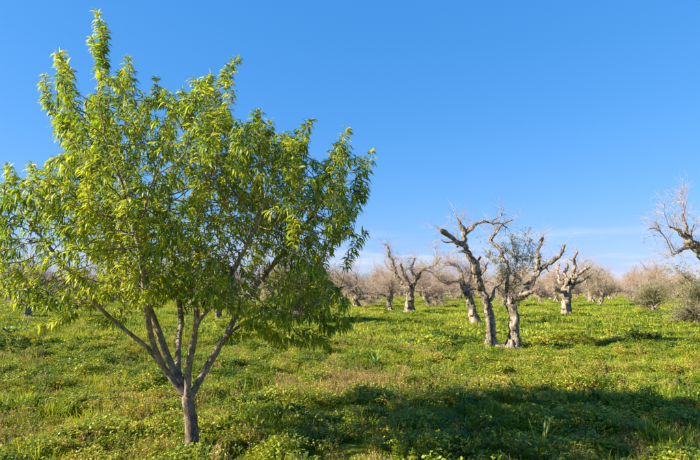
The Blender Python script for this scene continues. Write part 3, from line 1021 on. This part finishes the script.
def blades(rng, n, spread, L, W, tilt, droop, prof=(1.0, 0.75), lv=(0.5, 0.18)):
    a = Acc()
    r = spread * np.sqrt(rng.random(n)); az = rng.uniform(0, 2 * PI, n)
    b = np.stack([r * np.cos(az), r * np.sin(az), np.full(n, -0.015)], 1)
    az2 = az + rng.normal(0, 0.9, n)
    tl = np.abs(rng.normal(0, tilt, n)) + 0.05
    d = np.stack([np.sin(tl) * np.cos(az2), np.sin(tl) * np.sin(az2), np.cos(tl)], 1)
    Ln = rng.uniform(*L, n)
    leaf_batch(a, b, d, Ln, rng.uniform(*W, n), rng.uniform(*droop, n), rng.uniform(0, 0.5, n), np.clip(rng.normal(*lv, n), 0, 1), prof=prof, rng=rng)
    return a

def clover(rng, n, spread, hgt, L, lv=(0.5, 0.16), aspect=(0.75, 1.0)):
    """low mound of stalked three-part leaves"""
    a = Acc()
    r = spread * np.sqrt(rng.random(n)); az = rng.uniform(0, 2 * PI, n)
    top = hgt * (1 - 0.55 * (r / spread) ** 2) * rng.uniform(0.45, 1.1, n)
    p = np.stack([r * np.cos(az), r * np.sin(az), top], 1)
    foot = np.stack([p[:, 0] * 0.7, p[:, 1] * 0.7, np.full(n, -0.01)], 1)
    tubes(a, np.stack([foot, p], 1), np.full((n, 2), 0.0012), 3, cap=False, a=rng.uniform(0.4, 0.8, n))
    c = np.clip(rng.normal(*lv, n), 0, 1)
    for k in range(3):
        an = az + k * 2 * PI / 3 + rng.normal(0, 0.2, n)
        d = np.stack([np.cos(an), np.sin(an), rng.normal(0.15, 0.35, n)], 1)
        Ln = rng.uniform(*L, n)
        leaf_batch(a, p, d, Ln, Ln * rng.uniform(*aspect, n), rng.uniform(0.1, 0.8, n), rng.uniform(0, 0.3, n), c, prof=(0.95,), rng=rng)
    return a

def rosette(rng, n, L, W, tilt=(0.3, 1.2), lv=(0.45, 0.2), stem=0.0):
    a = Acc()
    az = np.arange(n) * 2.399 + rng.normal(0, 0.3, n)
    tl = rng.uniform(*tilt, n)
    d = np.stack([np.sin(tl) * np.cos(az), np.sin(tl) * np.sin(az), np.cos(tl)], 1)
    b = np.stack([0.02 * np.cos(az), 0.02 * np.sin(az), stem * rng.random(n)], 1)
    Ln = rng.uniform(*L, n)
    leaf_batch(a, b, d, Ln, Ln * rng.uniform(*W, n), rng.uniform(0.4, 1.4, n), rng.uniform(0.1, 0.4, n), np.clip(rng.normal(*lv, n), 0, 1), rng=rng)
    return a

def dry(rng, n, hgt):
    a = Acc()
    az = rng.uniform(0, 2 * PI, n); r = 0.10 * np.sqrt(rng.random(n))
    b = np.stack([r * np.cos(az), r * np.sin(az), np.zeros(n)], 1)
    h = rng.uniform(*hgt, n)
    t = b + np.stack([rng.normal(0, 0.05, n), rng.normal(0, 0.05, n), h], 1)
    mid = (b + t) / 2 + rng.normal(0, 0.01, (n, 3))
    tubes(a, np.stack([b, mid, t], 1), np.full((n, 3), 0.0013), 3, cap=False, a=rng.uniform(0.2, 0.8, n))
    for k in range(5):
        tt = rng.uniform(0.45, 1.0, n)[:, None]
        d = np.stack([rng.normal(0, 1, n), rng.normal(0, 1, n), rng.uniform(0.2, 1.4, n)], 1)
        Ln = rng.uniform(0.012, 0.03, n)
        leaf_batch(a, b * (1 - tt) + t * tt, d, Ln, Ln * 0.4, np.full(n, 0.3), np.full(n, 0.2), rng.uniform(0.2, 1, n), prof=(1.0,), rng=rng)
    return a

def scatter(name, protos, pts, rot, scl, idx, label, cat):
    me = mesh_from(name, pts, attrs={'rot': rot, 'scl': scl, 'idx': idx.astype(float)})
    o = obj(name, me)
    ng = bpy.data.node_groups.new(name, 'GeometryNodeTree')
    ng.interface.new_socket('Geometry', in_out='INPUT', socket_type='NodeSocketGeometry')
    ng.interface.new_socket('Geometry', in_out='OUTPUT', socket_type='NodeSocketGeometry')
    gi = ng.nodes.new('NodeGroupInput'); go = ng.nodes.new('NodeGroupOutput')
    jn = ng.nodes.new('GeometryNodeJoinGeometry')
    def attr(nm, ty):
        a = ng.nodes.new('GeometryNodeInputNamedAttribute'); a.data_type = ty
        a.inputs['Name'].default_value = nm
        return a.outputs['Attribute']
    ra = attr('rot', 'FLOAT_VECTOR'); sa = attr('scl', 'FLOAT_VECTOR'); ia = attr('idx', 'FLOAT')
    for k, p in enumerate(protos):
        oi = ng.nodes.new('GeometryNodeObjectInfo'); oi.inputs['Object'].default_value = p
        oi.inputs['As Instance'].default_value = True
        cp = ng.nodes.new('FunctionNodeCompare'); cp.data_type = 'FLOAT'; cp.operation = 'EQUAL'
        cp.inputs['Epsilon'].default_value = 0.1
        ng.links.new(ia, cp.inputs[0]); cp.inputs[1].default_value = float(k)
        ip = ng.nodes.new('GeometryNodeInstanceOnPoints')
        ng.links.new(gi.outputs[0], ip.inputs['Points'])
        ng.links.new(cp.outputs[0], ip.inputs['Selection'])
        ng.links.new(oi.outputs['Geometry'], ip.inputs['Instance'])
        ng.links.new(ra, ip.inputs['Rotation']); ng.links.new(sa, ip.inputs['Scale'])
        ng.links.new(ip.outputs[0], jn.inputs[0])
    ng.links.new(jn.outputs[0], go.inputs[0])
    md = o.modifiers.new('scatter', 'NODES'); md.node_group = ng
    return tag(o, label, cat, kind='stuff')

def sample(rng, dens):
    """points in the wedge the camera (and a camera a step aside) looks over"""
    out = []
    for y0, y1, k in dens:
        n = int((y1 - y0) * (0.78 * (y0 + y1) + 4.0) * k)
        y = rng.uniform(y0, y1, n)
        w = 0.78 * y + 2.0
        x = rng.uniform(-1, 1, n) * (0.78 * y1 + 2.0)
        ok = np.abs(x) < w
        out.append(np.stack([x[ok], y[ok]], 1))
    return np.concatenate(out)

rng = np.random.default_rng(41)
# grass
gp = [proto_obj('grass_tuft', blades(rng, 60, 0.12, (0.05, 0.13), (0.004, 0.007), 0.65, (0.2, 1.6)), M_GRASS),
      proto_obj('grass_tuft', blades(rng, 70, 0.14, (0.04, 0.10), (0.003, 0.006), 0.8, (0.2, 1.6)), M_GRASS),
      proto_obj('grass_tuft', blades(rng, 50, 0.10, (0.08, 0.19), (0.005, 0.009), 0.45, (0.4, 1.8)), M_GRASS),
      proto_obj('grass_sward', blades(rng, 260, 0.5, (0.10, 0.22), (0.010, 0.020), 0.5, (0.2, 1.2)), M_GRASS)]
near = sample(rng, [(2.5, 9, 55), (9, 16, 34), (16, 28, 14)])
farp = sample(rng, [(15, 30, 3.2), (30, 55, 2.2), (55, 100, 0.9)])
xy = np.concatenate([near, farp])
n = len(xy)
fld = field(xy[:, 0], xy[:, 1], 2.6, 3)
idx = np.where(fld > 0.72, 2, np.where(rng.random(n) < 0.5, 0, 1)); idx[len(near):] = 3
s = rng.uniform(0.7, 1.25, n) * (0.72 + 0.6 * np.clip(fld, 0, 1))
s[len(near):] *= 1.0
def prs(xy, s, rng, tilt=0.12):
    p = np.column_stack([xy, height(xy[:, 0], xy[:, 1])])
    rot = np.column_stack([rng.normal(0, tilt, len(xy)), rng.normal(0, tilt, len(xy)), rng.uniform(0, 2 * PI, len(xy))])
    return p, rot, np.column_stack([s, s, s * rng.uniform(0.8, 1.2, len(xy))])
# longer tufts left standing round the trunks
tb = []
for o in list(COL.objects):
    if o.name.startswith('olive_tree') and o.location.y < 48:
        m_ = 26; an = rng.uniform(0, 2 * PI, m_); rr = rng.uniform(0.28, 0.75, m_)
        tb.append(np.column_stack([o.location.x + rr * np.cos(an), o.location.y + rr * np.sin(an)]))
tb = np.concatenate(tb)
xy = np.concatenate([xy, tb]); s = np.concatenate([s, rng.uniform(0.9, 1.7, len(tb))]); idx = np.concatenate([idx, np.full(len(tb), 2)])
p_, r_, s_ = prs(xy, s, rng)
scatter('meadow_grass', gp, p_, r_, s_, idx, 'short yellow-green grass covering the whole field', 'grass')
print('grass', n)
# clover and low weeds
cp_ = [proto_obj('clover_mound', clover(rng, 190, 0.16, 0.10, (0.010, 0.018)), M_CLOVER),
       proto_obj('clover_mound', clover(rng, 150, 0.14, 0.14, (0.012, 0.024), aspect=(0.5, 0.8)), M_CLOVER),
       proto_obj('clover_patch', clover(rng, 200, 0.45, 0.14, (0.035, 0.06)), M_CLOVER)]
near = sample(rng, [(2.5, 9, 95), (9, 16, 50), (16, 26, 16)])
fl = field(near[:, 0], near[:, 1], 1.1, 7)
near = near[rng.random(len(near)) < np.clip(-0.15 + fl * 1.35, 0.03, 0.95)]
farp = sample(rng, [(14, 30, 2.2), (30, 50, 1.0)])
xy = np.concatenate([near, farp]); n = len(xy)
fl = field(xy[:, 0], xy[:, 1], 4.2, 5)
idx = (rng.random(n) < 0.5).astype(int); idx[len(near):] = 2
s = rng.uniform(0.7, 1.35, n) * (0.5 + 1.05 * np.clip(fl, 0, 1))
p_, r_, s_ = prs(xy, s, rng)
scatter('clover_cover', cp_, p_, r_, s_, idx, 'low clover and small-leaved weeds matted through the grass', 'ground cover')
print('clover', n)
# broader dark-leaved weeds in patches
wp = [proto_obj('weed_rosette', rosette(rng, 26, (0.05, 0.10), (0.24, 0.36), stem=0.08), M_WEED),
      proto_obj('weed_rosette', rosette(rng, 34, (0.035, 0.075), (0.35, 0.55), (0.2, 1.3), stem=0.14), M_WEED),
      proto_obj('weed_rosette', rosette(rng, 20, (0.07, 0.14), (0.18, 0.28), (0.2, 1.1), stem=0.08), M_WEED)]
xy = sample(rng, [(2.5, 9, 30), (9, 18, 16), (18, 36, 5)])
fl = field(xy[:, 0], xy[:, 1], 1.7, 13)
xy = xy[rng.random(len(xy)) < np.clip((fl - 0.50) * 2.4, 0.015, 0.9)]
n = len(xy)
p_, r_, s_ = prs(xy, rng.uniform(0.7, 1.35, n), rng)
scatter('weed_cover', wp, p_, r_, s_, rng.integers(0, 3, n), 'patches of darker broad-leaved weeds among the grass', 'ground cover')
print('weeds', n)
# dry yellow seed stems
dp = [proto_obj('seed_stems', dry(rng, 14, (0.10, 0.22)), M_DRY), proto_obj('seed_stems', dry(rng, 10, (0.06, 0.16)), M_DRY)]
xy = sample(rng, [(2.5, 9, 46), (9, 18, 20), (18, 30, 5)])
fl = field(xy[:, 0], xy[:, 1], 1.3, 23)
xy = xy[rng.random(len(xy)) < np.clip((fl - 0.36) * 1.8, 0.05, 0.95)]
n = len(xy)
extra = np.column_stack([rng.normal(0.2, 0.9, 420), rng.normal(8.6, 0.8, 420)])
xy = np.concatenate([xy, extra]); n = len(xy)
p_, r_, s_ = prs(xy, rng.uniform(0.7, 1.2, n), rng)
scatter('dry_stems', dp, p_, r_, s_, rng.integers(0, 2, n), 'thin straw-yellow seed stems scattered over the grass', 'ground cover')

# ------------------------------------------------------------------ single plants and the stick
def blade_plant(px, py, n, L, W, label, mat, seed, tilt=(0.15, 0.9)):
    rng = np.random.default_rng(seed)
    x, y = G(px, py)
    root = empty('leafy_plant', (x, y, float(height(x, y)) - 0.01), label, 'plant')
    for k in range(n):
        az = k * 2.399 + rng.normal(0, 0.25); tl = rng.uniform(*tilt)
        a = Acc()
        Ln = rng.uniform(*L)
        leaf_batch(a, np.array([[0.02 * math.cos(az), 0.02 * math.sin(az), 0.0]]), np.array([[math.sin(tl) * math.cos(az), math.sin(tl) * math.sin(az), math.cos(tl)]]),
                   np.array([Ln]), np.array([rng.uniform(*W)]), np.array([rng.uniform(0.2, 1.1)]), np.array([0.4]), np.array([rng.uniform(0.45, 0.95)]), prof=(0.8, 1.0, 0.9, 0.75, 0.5), rng=rng)
        obj('blade', a.mesh('blade'), mat, root)
    return root
M_BLADE = leaf_mat('long_blade', [(0.0, (0.08, 0.15, 0.02)), (1.0, (0.21, 0.27, 0.05))], trans=0.3, rough=0.4, spec=0.4)
M_BLUE = leaf_mat('bluish_blade', [(0.0, (0.08, 0.15, 0.03)), (1.0, (0.17, 0.25, 0.05))], trans=0.3, rough=0.6, spec=0.15)
blade_plant(541, 461, 14, (0.28, 0.5), (0.014, 0.024), 'upright plant of long narrow light-green blades in the almond shadow', M_BLADE, 51, (0.1, 0.75))
blade_plant(375, 366, 22, (0.25, 0.42), (0.025, 0.042), 'fan of broad bluish-green strap leaves in open grass, taller of two', M_BLUE, 52)
blade_plant(432, 376, 16, (0.2, 0.34), (0.02, 0.032), 'low tuft of strap leaves by the edge of the almond shadow', M_BLUE, 53)

M_BUSH = leaf_mat('shaded_weed_leaf', [(0.0, (0.030, 0.055, 0.009)), (0.5, (0.060, 0.100, 0.012)), (1.0, (0.12, 0.165, 0.016))], trans=0.28, rough=0.6, spec=0.15)  # leaf colour darkened to stand in for a clump's shaded side

def weed_bush(px, py, w, h, label, seed, n=900):
    rng = np.random.default_rng(seed)
    x, y = G(px, py)
    root = empty('weed_clump', (x, y, float(height(x, y)) - 0.01), label, 'weed clump')
    st = Acc(); lf = Acc()
    m_ = 60
    az = rng.uniform(0, 2 * PI, m_); r = np.sqrt(rng.random(m_))
    foot = np.stack([r * np.cos(az) * w * 0.42, r * np.sin(az) * w * 0.30, np.zeros(m_)], 1)
    top = foot * 1.15 + np.stack([rng.normal(0, .04, m_), rng.normal(0, .04, m_), h * (1 - 0.6 * r ** 2) * rng.uniform(0.6, 1.1, m_)], 1)
    tubes(st, np.stack([foot, (foot + top) / 2 + rng.normal(0, .01, (m_, 3)), top], 1), np.full((m_, 3), 0.003), 3, cap=False, a=np.full(m_, 0.6))
    j = rng.integers(0, m_, n); t = rng.uniform(0.1, 1.0, n)[:, None]
    p = foot[j] * (1 - t) + top[j] * t
    d = np.stack([rng.normal(0, 1, n), rng.normal(0, 1, n), rng.normal(0.3, 0.5, n)], 1)
    L = rng.uniform(0.04, 0.09, n)
    leaf_batch(lf, p, d, L, L * rng.uniform(0.3, 0.5, n), rng.uniform(0.3, 1.2, n), rng.uniform(0.1, 0.4, n), np.clip(rng.normal(0.4, 0.22, n), 0, 1), rng=rng)
    obj('stems', st.mesh('weed_stems'), M_WEED, root)['kind'] = 'stuff'
    obj('foliage', lf.mesh('weed_foliage'), M_BUSH, root)['kind'] = 'stuff'
weed_bush(638, 344, 1.5, 0.46, 'shade-darkened green rounded weed clump alone in the open sunlit grass', 61, 3200)
weed_bush(22, 353, 2.2, 0.42, 'long low dark weed clump near the curved stick', 62, 4200)
weed_bush(240, 372, 1.0, 0.26, 'dark weed clump just beyond the right limbs of the almond', 63, 2200)
weed_bush(128, 366, 0.9, 0.24, 'dark leafy weed clump left of the almond trunk', 64, 2200)

# curved dead stick standing out of the grass
x, y = G(14, 339)
Bs = np.array([x, y, float(height(x, y))])
st = px_line([(3, 328), (8, 332), (16, 333.5), (24, 330), (28, 323), (29, 315)], y, Bs, 0.030, 0.008, 0.3)
c = catmull(st, 0.06)
a = Acc(); tubes(a, c[:, :3], c[:, 3], 7, rough=0.05, rng=np.random.default_rng(71))
tag(obj('fallen_branch', a.mesh('fallen_branch'), M_ALMOND_BARK, loc=Bs), 'thin dark curved dead branch arching up from the grass', 'branch')
